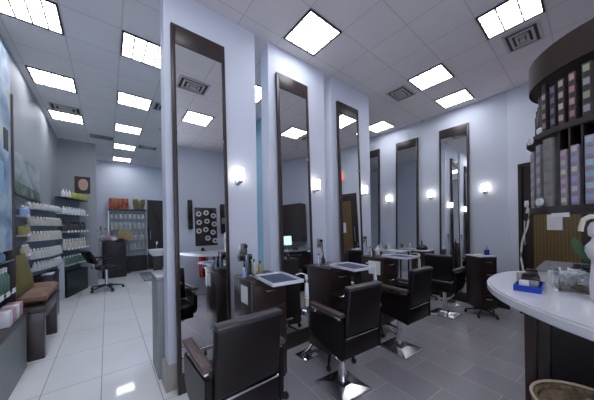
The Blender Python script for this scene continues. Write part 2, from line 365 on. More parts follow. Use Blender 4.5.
# ------------------------------------------------------------------ styling chairs
def make_chair(label):
    t = thing('styling_chair', label, 'chair', group='black styling chairs')
    # side panels (arms), local +Y forward
    for sx in (-1,1):
        a, b = (sx*.19, sx*.225); x0, x1 = min(a,b), max(a,b)
        m = MB(); tb = bmesh.new()
        prof = [(-.235,.385),(.10,.44),(.155,.50),(.165,.655),(-.235,.685)]
        lo = [tb.verts.new((x0,y,z)) for y,z in prof]; hi = [tb.verts.new((x1,y,z)) for y,z in prof]
        tb.faces.new(lo); tb.faces.new(hi[::-1])
        for k in range(5): tb.faces.new((lo[k],hi[k],hi[(k+1)%5],lo[(k+1)%5]))
        bmesh.ops.recalc_face_normals(tb, faces=tb.faces); bmesh.ops.bevel(tb, geom=tb.edges[:], offset=.008, segments=2, affect='EDGES')
        m._merge(tb); m.build('side_panel', W['leather'], t)
        MB().tube([(sx*.21,.10,.66),(sx*.21,.10,.705)],.008).tube([(sx*.21,-.19,.67),(sx*.21,-.19,.705)],.008).box(sx*.21-.012,sx*.21+.012,-.22,.14,.69,.703,.003).build('arm_bracket', W['chrome'], t)
        MB().box(sx*.21-.028,sx*.21+.028,-.235,.155,.708,.738,.009,seg=3).build('armrest', W['armwood'], t)
    # backrest, leaning back, thick pad with piping
    R = Matrix.Translation((0,-.20,.45)) @ Matrix.Rotation(math.radians(7),4,'X')
    MB().box(-.186,.186,-.03,.03,.115,.475,.018,xf=R,seg=3).build('backrest', W['leather'], t)
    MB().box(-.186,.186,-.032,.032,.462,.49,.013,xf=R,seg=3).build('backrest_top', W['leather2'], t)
    MB().box(-.18,.18,-.031,.01,.098,.112,.003,xf=R).build('back_strip', W['chrome'], t)
    MB().box(-.188,.188,-.235,-.19,.39,.54,.012).build('rear_skirt', W['leather'], t)
    MB().box(-.188,.188,-.19,.17,.47,.56,.03,seg=4).build('seat', W['leather'], t)
    MB().box(-.188,.188,-.19,.13,.40,.47,.01).build('seat_box', W['leather'], t)
    # pedestal
    MB().box(-.175,.175,-.175,.175,0,.016,.005).lathe([(.235,.0155),(.075,.034),(.055,.055)],4,xf=Matrix.Rotation(PI/4,4,'Z')).build('base_plate', W['polished'], t, smooth=False)
    MB().lathe([(.038,.06),(.034,.22),(.026,.221),(.026,.40)],24).build('hydraulic_column', W['chrome'], t)
    MB().box(-.10,.10,-.12,.10,.375,.402,.006).build('seat_plate', W['steel'], t)
    MB().tube([(0.03,.02,.10),(.08,.10,.095),(.11,.16,.11),(.115,.19,.12)],.008).lathe([(.014,-.025),(.016,.0),(.014,.025)],12,xf=Matrix.Translation((.115,.19,.12))@Matrix.Rotation(PI/2,4,'Y')).build('pump_lever', W['chrome'], t)
    return t
c0 = make_chair('nearest black leather styling chair, cut off by the bottom of the photo'); c0.location = (.57,1.365,.0)
dup(c0,(1.575,1.365,0),math.radians(-6),'second styling chair, in front of the middle white panel')
dup(c0,(2.55,1.365,0),math.radians(-4),'third styling chair, in front of the third white panel')
dup(c0,(4.05,1.43,0),-PI/2,'styling chair seen from behind, facing the lilac wall')

# ------------------------------------------------------------------ floor footrests at the mirrors
def make_footrest(label):
    t = thing('floor_footrest', label, 'footrest', group='chrome floor footrests')
    B(-.10,.10,-.09,.09,0,.014,.005).build('floor_plate', W['chrome'], t)
    MB().tube([(-.06,.0,.02),(-.05,.0,.04),(0,-.005,.055),(.06,-.01,.09),(.10,-.015,.15),(.115,-.02,.21)],.014).tube([(.05,-.02,.22),(.19,-.02,.22)],.013).build('curved_bar', W['chrome'], t)
    return t
f0 = make_footrest('chrome footrest bolted to the floor below the middle panel mirror'); f0.location = (1.66,1.93,0)
dup(f0,(4.72,1.62,0),-PI/2,'chrome footrest bolted to the floor below the corner-most mirror'); dup(f0,(.62,1.97,0),label='chrome footrest on the floor below the first mirror, hidden by the nearest chair')
dup(f0,(2.72,1.95,0),label='chrome footrest on the floor below the third panel mirror')

# ------------------------------------------------------------------ trolleys
def make_trolley(label, tray=True, leg=W['black']):
    t = thing('styling_trolley', label, 'trolley', group='brown drawer trolleys on castors')
    MB().box(-.165,.165,-.155,.165,.14,.955,.004).build('body', W['wood'], t)
    MB().box(-.172,.172,-.17,.17,.955,.975,.005).build('top', W['traywhite'] if not tray else W['wood'], t)
    for k in range(4):
        z = .17+k*.195
        dr = MB().box(-.15,.15,-.167,-.15,z,z+.18,.003).build('drawer', W['wood_red'], t)
        MB().tube([(-.045,-.169,z+.13),(-.04,-.188,z+.125),(.04,-.188,z+.125),(.045,-.169,z+.13)],.006).build('handle', W['chrome'], dr)
    MB().lathe([(.03,.08),(.03,.145)],14).build('stem', leg, t)
    for k in range(5):
        a = 2*PI*k/5+.05; R_=.25
        l = MB().tube([(0,0,.10),(.13*math.cos(a),.13*math.sin(a),.085),(R_*math.cos(a),R_*math.sin(a),.06)],.016,r2=.011).build('leg', leg, t)
        MB().lathe([(.024,-.012),(.026,0),(.024,.012)],14,xf=Matrix.Translation((R_*math.cos(a),R_*math.sin(a),.027))@Matrix.Rotation(a+.7,4,'Z')@Matrix.Rotation(PI/2,4,'X')).tube([(R_*math.cos(a),R_*math.sin(a),.03),(R_*math.cos(a),R_*math.sin(a),.066)],.007).build('castor', W['rubber'], l)
    if tray:
        X = Matrix.Translation((-.01,-.29,0))@Matrix.Rotation(math.radians(-8),4,'Z')
        tr = MB().box(-.125,.125,-.18,.17,.986,.998,.003,xf=X).box(-.125,.125,-.18,-.168,.998,1.010,.003,xf=X).box(-.125,.125,.158,.17,.998,1.010,.003,xf=X).box(-.125,-.113,-.168,.158,.998,1.010,.003,xf=X).box(.113,.125,-.168,.158,.998,1.010,.003,xf=X).build('tray', W['traywhite'], t)
        MB().box(-.095,.095,-.145,.135,.998,1.003,.002,xf=X).build('tray_mat', W['navy'], tr)
        MB().box(-.1,-.08,-.42,.0,.9755,.987).box(.06,.08,-.42,.0,.9755,.987).build('tray_slide', W['steel'], t)
    return t
t1 = make_trolley('drawer trolley beside the nearest styling chair, with a notice on its side', True, W['chrome']); t1.location = (1.02,1.795,0)
B(-.1675,-.1655,-.10,.02,.78,.92).build('notice', W['paper'], t1, smooth=False)
t2 = make_trolley('drawer trolley between the second styling chair and the middle panel'); t2.location = (1.83,1.745,0)
t3 = dup(t2,(2.82,1.78,0),0,'drawer trolley behind the third styling chair, with papers on its side')
o = B(-.1675,-.1655,-.12,.05,.76,.93).build('notice', W['paper'], t3, smooth=False)
t4 = make_trolley('tall narrow drawer trolley standing alone near the corner of the lilac wall', False); t4.location = (4.42,1.06,0); t4.rotation_euler.z = math.radians(-38); t4.scale = (.78,.85,.93)
t5 = make_trolley('drawer trolley half hidden behind the rear-view styling chair', False); t5.location = (4.62,2.0,0); t5.rotation_euler.z = math.radians(-90); t5.scale = (.9,.9,.93)

def at(t, x, y, z):
    a = t.rotation_euler.z; return (t.location.x+x*math.cos(a)-y*math.sin(a), t.location.y+x*math.sin(a)+y*math.cos(a), z)
def iron(loc, label):
    t = thing('flat_iron', label, 'hair iron', loc, group='white hair irons hanging on the trolley trays')
    MB().tube([(0,0,.03),(0,-.004,0),(0,-.004,-.04)],.010).tube([(0,-.004,-.03),(0,-.004,-.14)],.013,r2=.017).build('body', W['white'], t)
    MB().tube([(0,-.004,-.12),(0,-.004,-.20)],.017,r2=.013).build('plates', W['cream'], t)
    MB().tube([(0,0,.03),(-.02,.03,.04),(-.05,.06,.03)],.004).build('cord', W['white'], t)
iron(at(t1,.13,-.46,1.0),'white hair iron hanging from the nearest trolley tray')
iron(at(t2,.13,-.46,1.0),'white hair iron hanging from the second trolley tray')
iron(at(t3,.13,-.46,1.0),'white hair iron hanging from the third trolley tray')

def bottle(name, label, cat, loc, h, r, m, capm, group=None):
    t = thing(name, label, cat, loc, group=group)
    MB().lathe([(r*.95,0),(r,.01),(r,h*.62),(r*.45,h*.76),(r*.4,h*.8)],14).build('body', m, t)
    MB().lathe([(r*.45,h*.79),(r*.45,h),(r*.3,h)],12).build('cap', capm, t)
    return t
z1 = .9752
# things on trolley 1
t = thing('comb_jar', 'clear jar of combs on the nearest trolley', 'jar', at(t1,-.08,.07,z1))
MB().lathe([(.034,0),(.036,.01),(.036,.12)],18).lathe([(.032,.004),(.032,.12)],18,cap=False).build('glass', W['glass'], t)
for k in range(4):
    a = k*1.6; MB().box(-.008,.008,-.002,.002,.006,.17,xf=Matrix.Translation((.012*math.cos(a),.012*math.sin(a),0))@Matrix.Rotation(.12*math.cos(a),4,'X')).build('comb', [W['black'],W['white'],W['bluejar'],W['greenbottle']][k], t)
bottle('spray_bottle','green-topped spray bottle on the nearest trolley','bottle',at(t1,-.0,.10,z1),.13,.02,W['offwhite'],W['greenbottle'])
bottle('lotion_bottle','olive lotion bottle on the nearest trolley','bottle',at(t1,.05,.08,z1),.11,.02,W['olivebox'],W['black'])
bottle('pump_bottle','pale blue bottle at the left edge of the nearest trolley','bottle',at(t1,-.135,.02,z1),.08,.018,W['bluebottle'],W['white'])
t = thing('hair_dryer','black hair dryer standing behind the jars on the nearest trolley','hair dryer',at(t1,-.04,.175,z1))
MB().tube([(0,0,0),(0,0,.11)],.014).build('handle', W['black'], t); MB().tube([(-.07,0,.14),(.05,0,.14)],.03).build('barrel', W['black'], t)
for k,(tt,w) in enumerate(((t2,'second'),(t3,'third'))):
    bottle('spray_bottle',f'clear spray bottle on the {w} trolley','bottle',at(tt,-.06,.10,z1),.12,.02,[W['bluebottle'],W['offwhite']][k],W['black'])
    bottle('lotion_bottle',f'dark lotion bottle on the {w} trolley','bottle',at(tt,.03,.12,z1),.09,.022,W['darkbottle'],W['black'])
    bottle('hair_spray',f'tall silver hair spray on the {w} trolley','bottle',at(tt,-.12,.04,z1),.11,.016,W['steel'],W['white'])
bottle('product_bottle','white bottle beside the stacked towels on the third trolley','bottle',at(t3,.10,.08,z1),.13,.03,W['white'],W['white'])
z4 = .9752*.93
t = thing('disinfectant_jar','blue disinfectant jar on the trolley near the corner','jar',at(t4,.09,.0,z4))
MB().lathe([(.03,0),(.033,.01),(.033,.07),(.028,.075)],18).build('jar', W['bluejar'], t); MB().lathe([(.029,.075),(.029,.088),(.008,.09),(.008,.13),(.014,.135)],14).build('lid', W['chrome'], t)
o = MB().box(-.06,.05,-.04,.04,0,.012,.003).box(-.04,.03,-.03,.03,.012,.022,.003,xf=Matrix.Rotation(.3,4,'Z')).build('folded_towels', W['paper'], loc=at(t4,-.06,-.02,z4)); tag(o,'small folded white towels on the trolley near the corner','towel')
bottle('spray_bottle','small clear bottle beside the blue disinfectant jar','bottle',at(t4,.02,.1,z4),.11,.02,W['offwhite'],W['white'])
t = thing('folded_cape','black folded cape draped on the trolley beside the far mirrors','cape',at(t5,.0,-.02,z4))
MB().lathe([(.10,0),(.095,.05),(.06,.085),(.02,.09)],16).build('cloth', W['black'], t); MB().tube([(0,0,.085),(0,0,.17)],.012).build('neck_strap', W['purple'], t)
# long pale ledge behind the rear-view chair
t = thing('side_table','pale-topped side table between the far mirrors and the rear-view chair','table',(4.55,2.7,0))
B(-.18,.18,-.42,.25,.84,.865,.005).build('tabletop', W['traywhite'], t)
for sx in (-1,1):
    for sy in (-.39,.22): B(sx*.16-.015,sx*.16+.015,sy-.015,sy+.015,0,.84,.003).build('leg', W['wood'], t)
for k,(dx,dy,m,h) in enumerate(((-.05,.1,W['offwhite'],.16),(.03,.02,W['greenbottle'],.12),(-.08,-.1,W['white'],.14))):
    bottle('table_bottle',['tall off-white bottle on the pale side table','green bottle on the pale side table','white bottle nearest the aisle on the pale side table'][k],'bottle',(4.55+dx,2.7+dy,.8652),h,.026,m,W['white'])

# ------------------------------------------------------------------ right counter
t = thing('reception_counter','white-topped curved counter on a dark base at the right','counter',(0,0,0))
edge = [(1.20,-1.2),(1.22,-.6),(1.26,-.25),(1.33,.0),(1.40,.095),(1.49,.185),(1.575,.26),(1.66,.32),(1.75,.37),(1.85,.41),(1.96,.44),(2.08,.455),(2.2,.455),(2.32,.44),(2.42,.41),(2.5,.36),(2.56,.28),(2.58,.15),(2.58,-1.2)]
MB().prism(edge,.972,1.02,.008).build('countertop', W['counter'], t)
MB().prism([(1.90,-1.15),(1.90,.235),(2.5,.235),(2.5,-1.15)],0,.972).build('base', W['black'], t, smooth=False)
MB().box(1.865,1.899,.20,.25,0,.972,.003).build('corner_post', W['wood_red'], t)
MB().box(1.875,1.899,.15,.199,0,.972,.002).build('edge_panel', W['wood_frame'], t)
CT = 1.0202
# blue tray with clutter
TX,TY,TA = 1.857,.226,math.radians(-88)
t = thing('blue_tray','bright blue shallow tray on the counter tip','tray',(TX,TY,CT),TA)
MB().box(-.055,.055,-.10,.10,0,.007,.002).box(-.055,.055,-.10,-.094,.007,.034,.002).box(-.055,.055,.094,.10,.007,.034,.002).box(-.055,-.049,-.094,.094,.007,.034,.002).box(.049,.055,-.094,.094,.007,.034,.002).build('tray', W['bluetray'], t)
def ontray(nm,lab,cat,dx,dy,dz,sx,sy,szz,m,rz=0.):
    a = TA; x = TX+dx*math.cos(a)-dy*math.sin(a); y = TY+dx*math.sin(a)+dy*math.cos(a)
    o = MB().box(-sx/2,sx/2,-sy/2,sy/2,0,szz,.003).build(nm,m,loc=(x,y,CT+dz),rz=a+rz); tag(o,lab,cat); return o
ontray('grey_box','grey carton lying in the blue tray','box',.005,.015,.0072,.07,.11,.05,W['cardgrey'])
ontray('brown_box','brown case lying on the grey carton','box',.004,.015,.0574,.075,.11,.018,W['wood_red'],.1)
ontray('black_case','flat black case on top of the pile in the blue tray','case',.004,.02,.0756,.045,.10,.014,W['black'],-.12)
ontray('small_white_box','small white packet at the near end of the blue tray','box',-.015,-.065,.0072,.04,.03,.05,W['white'])
ontray('black_tool','black clipper standing behind the tray pile','clipper',.0,.16,.0,.05,.05,.09,W['black'])
ontray('grey_tin','pale grey tin behind the blue tray','tin',-.05,.15,.0,.035,.035,.07,W['cardlight'])
# white block
o = MB().box(-.04,.04,-.04,.04,0,.08,.006).build('white_block', W['white'], loc=(2.10,.125,CT), rz=.4); tag(o,'white square container beside the blue tray','container')
# glass vase with tangled white paper
t = thing('glass_vase','clear square glass vase filled with white twisted strips','vase',(1.96,.075,CT),.3)
MB().box(-.06,.06,-.06,.06,0,.008,.001).box(-.06,.06,-.06,-.057,.008,.12).box(-.06,.06,.057,.06,.008,.12).box(-.06,-.057,-.057,.057,.008,.12).box(.057,.06,-.057,.057,.008,.12).build('glass', W['glass'], t, smooth=False)
g = MB(); random.seed(3)
for k in range(22):
    p = [Vector((random.uniform(-.045,.045),random.uniform(-.045,.045),random.uniform(.015,.12))) for _ in range(3)]
    g.tube(p,.0045,6)
g.build('paper_strips', W['paper'], t)
MB().box(-.05,.05,-.05,.05,.009,.035,.004).build('shavings', W['wicker'], t)
# tall white vase / figure with curved cane and leaf
t = thing('white_vase','tall white ceramic vase with a curved cane at the right edge','vase',(1.80,-.035,CT))
t.scale=(.80,.80,1.0)
MB().lathe([(.048,0),(.055,.01),(.058,.08),(.052,.15),(.050,.19),(.062,.205),(.075,.235),(.072,.26),(.05,.285),(.045,.30),(.06,.31),(.062,.345),(.05,.37),(.03,.38)],28).build('body', W['white'], t)
MB().tube([(0,0,.36),(-.015,.02,.395),(-.03,.05,.40),(-.04,.075,.385),(-.045,.085,.35),(-.046,.087,.33)],.012).build('cane', W['cream'], t)
g = MB(); tb = bmesh.new()
pts = [(0,.02,.15,.0),( .0,.06,.19,.02),(-.01,.09,.24,.028),(-.012,.105,.28,.022),(-.012,.11,.31,.0)]
L = [tb.verts.new((x-.0,y+w_,z)) for x,y,z,w_ in pts]; R_ = [tb.verts.new((x+.004,y-w_,z-.01)) for x,y,z,w_ in pts]
for k in range(4): tb.faces.new((L[k],L[k+1],R_[k+1],R_[k]))
bmesh.ops.solidify(tb, geom=tb.faces[:], thickness=.003); bmesh.ops.recalc_face_normals(tb, faces=tb.faces); g._merge(tb); g.build('leaf', W['leaf'], t)
# low grey counter behind
t = thing('back_counter','low grey counter behind the white one, below the brown door','counter',(0,0,0))
MB().prism([(2.85,-1.0),(2.85,.12),(2.95,.30),(3.2,.345),(3.95,.345),(3.95,-1.0)],.915,.95,.004).build('countertop', W['greycounter'], t)
B(2.98,3.85,-.95,.22,0,.915).build('base', W['wood'], t, smooth=False)
ZB=.9502
random.seed(5)
for k in range(6):
    o = MB().box(-.03,.03,-.018,.018,0,.02+.015*(k%3),.004).build('hair_clip', [W['wood_red'],W['black'],W['navy'],W['pink'],W['black'],W['wood_red']][k], loc=(3.25+.08*(k%3),.03+.06*(k//3),ZB), rz=k*.7); tag(o,'small dark hair clip in the heap on the low grey counter','hair clip','hair clips on the low grey counter')
# monitor on the back counter (seen in the mirror)
t = thing('computer_monitor','small monitor with a lit screen on the low grey counter','monitor',(3.4,-.33,ZB),math.radians(32))
B(-.08,.08,-.05,.05,0,.01,.003).build('stand', W['black'], t); B(-.015,.015,.0,.015,.01,.10).build('neck', W['black'], t, smooth=False)
B(-.17,.17,-.02,.0,.08,.33,.005).build('bezel', W['black'], t) ; MB().box(-.155,.155,.0,.003,.095,.315).build('screen', W['screen'], t, smooth=False)
# wall cupboard on the angled wall (reflected in the middle mirror)
t = thing('wall_cupboard','dark brown wall cupboard reflected in the middle mirror','cupboard')
MB().box(1.6,2.4,-.30,0,1.10,2.15,.003,xf=AXF).build('body', W['wood'], t, smooth=False)
for a in (1.605,2.003): 
    dd = MB().box(a,a+.392,-.318,-.301,1.105,2.145,.003,xf=AXF).build('door', W['wood_frame'], t, smooth=False)
    hx = a+.36 if a<1.7 else a+.03
    MB().tube([AXF@Vector((hx,-.335,1.14)),AXF@Vector((hx,-.335,1.26))],.007).tube([AXF@Vector((hx,-.335,1.15)),AXF@Vector((hx,-.318,1.15))],.005).tube([AXF@Vector((hx,-.335,1.25)),AXF@Vector((hx,-.318,1.25))],.005).build('handle', W['chrome'], dd)
# EXIT sign
t = thing('exit_sign','red exit sign above the brown door','sign')
MB().box(.42,.78,-.05,0,2.62,2.86,.004,xf=AXF).build('housing', W['white'], t)
MB().box(.435,.765,-.054,-.05,2.635,2.845,xf=AXF).build('face', W['exit'], t, smooth=False)
cu = bpy.data.curves.new('exit_text','FONT'); cu.body = 'EXIT'; cu.size = .17; cu.extrude = .002; cu.align_x = 'CENTER'; cu.align_y = 'CENTER'
to = bpy.data.objects.new('tmp', cu); COL.objects.link(to); bpy.context.view_layer.update()
me = bpy.data.meshes.new_from_object(to.evaluated_get(bpy.context.evaluated_depsgraph_get())); bpy.data.objects.remove(to)
lo = bpy.data.objects.new('lettering', me); COL.objects.link(lo); lo.parent = t; me.materials.clear(); me.materials.append(W['white'])
lo.matrix_world = AXF @ Matrix.Translation((.60,-.057,2.74)) @ Matrix.Rotation(PI/2,4,'X')

# ------------------------------------------------------------------ round colour dispensary
C = Vector((2.55,-.18,0)); RS = .49
def pol(a, r): a = math.radians(a); return (C.x+r*math.cos(a), C.y+r*math.sin(a))
def ring(r0, r1, a0, a1, n=40): return [pol(a0+(a1-a0)*k/n, r1) for k in range(n+1)] + [pol(a1-(a1-a0)*k/n, r0) for k in range(n+1)]
t = thing('round_display_shelf','dark round two-tier shelf unit standing over the counter','shelf unit')
circ = lambda r, n=56: [pol(360*k/n, r) for k in range(n)]
MB().prism(circ(RS),1.455,1.495,.004).build('bottom_shelf', W['wood_frame'], t)
MB().prism(circ(RS),1.955,1.99,.004).build('middle_shelf', W['wood_frame'], t)
MB().prism(circ(RS-.03),2.345,2.37,.003).prism(circ(RS-.03),2.48,2.52,.003).build('canopy_board', W['wood_frame'], t)
MB().lathe([(RS-.0295,2.343),(RS-.018,2.343),(RS-.018,2.52),(RS-.0295,2.52)],56,(C.x,C.y,0),cap=False).build('canopy_band', W['canopy'], t)
MB().lathe([(.22,1.495),(.22,2.345)],32,(C.x,C.y,0)).build('core', W['black'], t)
MB().lathe([(.12,1.02),(.12,1.455)],24,(C.x,C.y,0.0002)).build('post', W['wood'], t)
for a in (139.6,146.4,153.3,161.5,172,190,210,230):
    p0 = pol(a,.22); p1 = pol(a,RS-.02); n = (math.sin(math.radians(a))*.004, -math.cos(math.radians(a))*.004)
    MB().prism([(p0[0]+n[0],p0[1]+n[1]),(p1[0]+n[0],p1[1]+n[1]),(p1[0]-n[0],p1[1]-n[1]),(p0[0]-n[0],p0[1]-n[1])],1.495,1.955).build('divider', W['wood'], t, smooth=False)
MB().box(-.05,.05,-.001,.001,1.425,1.452,xf=Matrix.Translation((*pol(141,RS-.01),0))@Matrix.Rotation(math.radians(141-90),4,'Z')).build('label_holder', W['paper'], t, smooth=False)
def carton_mats(cols): 
    return [mat('carton_%d'%i, c, .45) for i,c in enumerate(cols)]
ordn = ['bottom','second','third','fourth','fifth','sixth','seventh','eighth']
def stack(a, z0, n, h, w, dep, r, cols, label, grp):
    for k in range(n):
        o = thing('color_carton', f'{ordn[k]} {label}', 'box', (*pol(a, r-dep/2), z0+k*(h+.0006)), math.radians(a-90), group=grp)   # local +y points outwards
        MB().box(-w/2,w/2,-dep/2,dep/2,0,h,.002).build('carton', cols[0], o)
        MB().box(-w/2+.005,w/2-.005,dep/2,dep/2+.0012,h*.35,h*.85).build('front_label', cols[1][k%len(cols[1])], o, smooth=False)
black_c = mat('carton_dark', (.05,.035,.04), .4); grey_c = mat('carton_grey', (.26,.25,.27), .45); lil = mat('carton_lilac', (.30,.27,.32), .45)
M_ = lambda c: mat('label_print', c, .5)
U = 1.9902
stack(129.0,U,4,.062,.033,.09,.478,(black_c,[M_((.36,.20,.23)),M_((.42,.28,.30))]),'pink-labelled carton in the leftmost upper stack','hair cartons of the round shelf')
stack(136.3,U,4,.066,.033,.09,.478,(black_c,[M_((.19,.17,.28))]),'purple-labelled carton in the second upper stack','hair cartons of the round shelf')
stack(142.3,U,4,.069,.033,.09,.478,(black_c,[M_((.42,.36,.24)),M_((.46,.46,.38))]),'cream-labelled carton in the third upper stack','hair cartons of the round shelf')
stack(148.9,U,4,.071,.033,.09,.478,(black_c,[M_((.40,.20,.18)),M_((.44,.27,.20))]),'salmon-labelled carton in the fourth upper stack','hair cartons of the round shelf')
stack(156.3,U,4,.075,.036,.09,.478,(black_c,[M_((.28,.30,.30)),M_((.28,.34,.20))]),'green-and-grey-labelled carton in the rightmost upper stack','hair cartons of the round shelf')
Lz = 1.4952
stack(104,Lz,6,.066,.045,.09,.47,(grey_c,[M_((.36,.35,.38))]),'grey carton in the leftmost lower stack','hair cartons of the round shelf')
stack(112,Lz,6,.066,.045,.09,.475,(grey_c,[M_((.42,.40,.46))]),'grey carton in the second lower stack','hair cartons of the round shelf')
stack(122.2,Lz,6,.070,.044,.09,.480,(grey_c,[M_((.46,.42,.50)),M_((.38,.36,.40))]),'grey-lilac carton in the third lower stack','hair cartons of the round shelf')
stack(131.8,Lz,6,.073,.055,.11,.482,(mat('carton_slate',(.24,.235,.23),.5),[M_((.25,.24,.23))]),'slate grey carton in the fourth lower stack','hair cartons of the round shelf')
stack(143.2,Lz,6,.056,.033,.09,.478,(lil,[M_((.60,.60,.42)),M_((.52,.42,.46)),M_((.52,.36,.40))]),'pale pink carton in the fifth lower stack','hair cartons of the round shelf')
stack(149.6,Lz,6,.058,.034,.09,.478,(lil,[M_((.34,.34,.62)),M_((.58,.50,.52))]),'lilac carton in the sixth lower stack','hair cartons of the round shelf')
stack(157.2,Lz,6,.064,.038,.09,.478,(lil,[M_((.26,.36,.50)),M_((.35,.50,.60))]),'pale blue carton in the rightmost lower stack','hair cartons of the round shelf')
# small white rolls and a black bottle on the unit
for k,(a,z,r,lab) in enumerate(((114,Lz+.0,.0,0),)): pass
for a,z,lab in ((128,1.5,'white foil roll leaning at the bottom of the slate stack'),(108,1.5,'white foil roll at the left end of the lower tier'),(118,1.93-.0,'white foil roll near the top of the lower tier')):
    p = pol(a,.503)
    o = MB().lathe([(.024,-.008),(.024,.008)],20,xf=Matrix.Rotation(math.radians(a-90),4,'Z')@Matrix.Rotation(PI/2,4,'X')).build('foil_roll', W['white'], loc=(p[0],p[1],z+.03)); tag(o,lab,'roll','white foil rolls on the round shelf')
for k,(a,h,r) in enumerate(((117,.26,.020),(111,.19,.018),(123,.33,.022))):
    t = thing('black_bottle',['middle black bottle at the left end of the upper tier','short leftmost black bottle of the upper tier','tall black bottle next to the pink-labelled cartons'][k],'bottle',(*pol(a,.44),U),group='black bottles of the upper tier')
    MB().lathe([(r,0),(r,h*.75),(r*.6,h*.82)],14).build('body', W['darkbottle'], t); MB().lathe([(r*.7,h*.81),(r*.7,h)],12).build('cap', W['black'], t)
o = MB().lathe([(.0,0),(.02,0),(.022,.03),(.012,.04)],14,cap=False).build('white_jar_lid', W['white'], loc=(*pol(124,.47),U)); tag(o,'small white pot on the upper tier beside the cartons','jar')
# white cord
o = MB().tube([(2.27,.285,1.46),(2.27,.275,1.51),(2.27,.271,1.467),(2.27,.274,1.41),(2.27,.282,1.357),(2.27,.30,1.30),(2.27,.309,1.251),(2.27,.314,1.19),(2.27,.315,1.145),(2.27,.308,1.09),(2.27,.301,1.0305)],.0055).build('hanging_cord', W['cream']); tag(o,'pale curved cord hanging from the round shelf to the counter','cord')

# ------------------------------------------------------------------ wicker basket
t = thing('wicker_basket','round lidded wicker basket standing under the counter edge','basket',(1.58,.0,0))
BR=.19
MB().lathe([(BR*.78,0),(BR*.9,.25),(BR,.60),(BR-.02,.60),(BR-.03,.05)],36).build('body', W['wicker'], t)
MB().lathe([(BR-.018,.585),(BR-.05,.592),(.02,.598),(.0,.6)],36).build('lid', W['wicker'], t)
g = MB(); g.tube([(BR*math.cos(2*PI*k/40),BR*math.sin(2*PI*k/40),.607) for k in range(41)],.006); g.build('rim', W['wickerrim'], t)
MB().tube([(-.02+.08*math.cos(PI*k/12),.0+.02*math.cos(PI*k/12),.60+.035*math.sin(PI*k/12)) for k in range(13)],.007).build('lid_handle', W['wickerrim'], t)

# ------------------------------------------------------------------ left: bench and cushions
t = thing('waiting_bench','dark wooden bench along the left wall','bench')
B(-.85,-.53,3.72,4.68,.50,.56,.006).build('seat_board', W['wood_frame'], t)
for y in (3.73,4.52): B(-.85,-.545,y,y+.09,0,.50,.004).build('leg', W['wood'], t)
B(-.57,-.545,3.82,4.52,.42,.50,.003).build('apron', W['wood_frame'], t)
def cushion(name, label, m, loc, sx, sy, szz, rot=(0,0,0)):
    tb = bmesh.new(); bmesh.ops.create_cube(tb, size=2); bmesh.ops.subdivide_edges(tb, edges=tb.edges[:], cuts=7, use_grid_fill=True)
    for v in tb.verts:
        x,y,z = v.co; e = (1-abs(x)**4)*(1-abs(y)**4); zz = z*(.28+.72*max(e,0)**.5)
        v.co = (x*sx/2*(1-.05*(1-abs(y))*abs(x)), y*sy/2*(1-.05*(1-abs(x))*abs(y)), zz*szz/2)
    g = MB(); g._merge(tb); o = g.build(name, m, loc=loc); o.rotation_euler = rot; tag(o,label,'cushion'); return o
cushion('seat_cushion','brown seat cushion at the near end of the bench', W['tan'], (-.69,4.04,.632),.31,.42,.14)
cushion('seat_cushion','brown seat cushion at the far end of the bench', W['tan'], (-.69,4.47,.632),.31,.40,.14)
cushion('throw_pillow','olive striped pillow leaning against the wall on the bench', W['olive'], (-.765,4.0,.91),.42,.50,.09,(0,math.radians(80),math.radians(-4)))
# near-left product gondola
t = thing('product_display','grey slatted product display with tall poster at the left edge','display stand')
B(-.855,-.655,2.5,3.62,0,.52).build('base_cabinet', W['slat'], t, smooth=False)
B(-.857,-.64,2.48,3.64,.52,.56,.004).build('base_top', W['wood_frame'], t)
B(-.855,-.70,2.5,3.60,.80,.82,.002).build('shelf', W['glass'], t); B(-.855,-.72,2.5,3.58,1.10,1.115,.002).build('shelf', W['glass'], t)
B(-.855,-.845,2.5,3.64,.56,1.2).build('back_panel', W['glow_back'], t, smooth=False)
B(-.76,-.735,2.6,3.60,1.20,3.12,.003).build('poster_panel', W['poster'], t); B(-.86,-.72,3.60,3.635,.56,2.75,.003).build('edge_post', W['wood_frame'], t)
B(-.762,-.731,3.38,3.50,2.15,2.35).build('poster_photo', W['hair'], t, smooth=False); B(-.762,-.731,3.2,3.36,1.75,2.02).build('poster_text_block', W['wall_blue'], t, smooth=False)
for k in range(3): B(-.70,-.698,3.50-k*.17-.10,3.50-k*.17,.80,.845).build('price_tag', W['paper'], t, smooth=False)
random.seed(11)
for k in range(4):
    o = B(-.05,.05,-.045,.045,0,.13,.003).build('gift_carton', [W['pink'],W['white'],W['pink'],W['white']][k], loc=(-.715,3.52-k*.11,.5602)); tag(o,['pink carton at the far end of the display top','white carton second from the far end of the display top','pink carton third along the display top','white carton nearest the camera on the display top'][k],'box')
for k in range(5):
    bottle('tonic_bottle','green tonic bottle on the glass shelf of the near display','bottle',(-.77,3.52-k*.09,.8202),.22,.032,W['greenbottle'],W['white'],'tonic bottles of the near display')
for k in range(4):
    bottle('shampoo_bottle','pale blue bottle on the upper glass shelf of the near display','bottle',(-.79,3.52-k*.09,1.1152),.07,.026,W['bluebottle'],W['white'],'pale bottles of the near display')
# landscape picture + pole on the left wall
t = thing('landscape_picture','misty landscape picture with dark lower edge on the left wall','picture',(-.86,4.95,2.08))
B(0,.02,-.72,.62,-.24,.26).build('canvas', W['mist'], t, smooth=False); B(0,.035,-.74,.64,-.265,-.24).build('frame', W['wood'], t, smooth=False)
B(.0201,.022,-.72,.62,-.24,-.10).build('painted_treeline', W['treeline'], t, smooth=False)

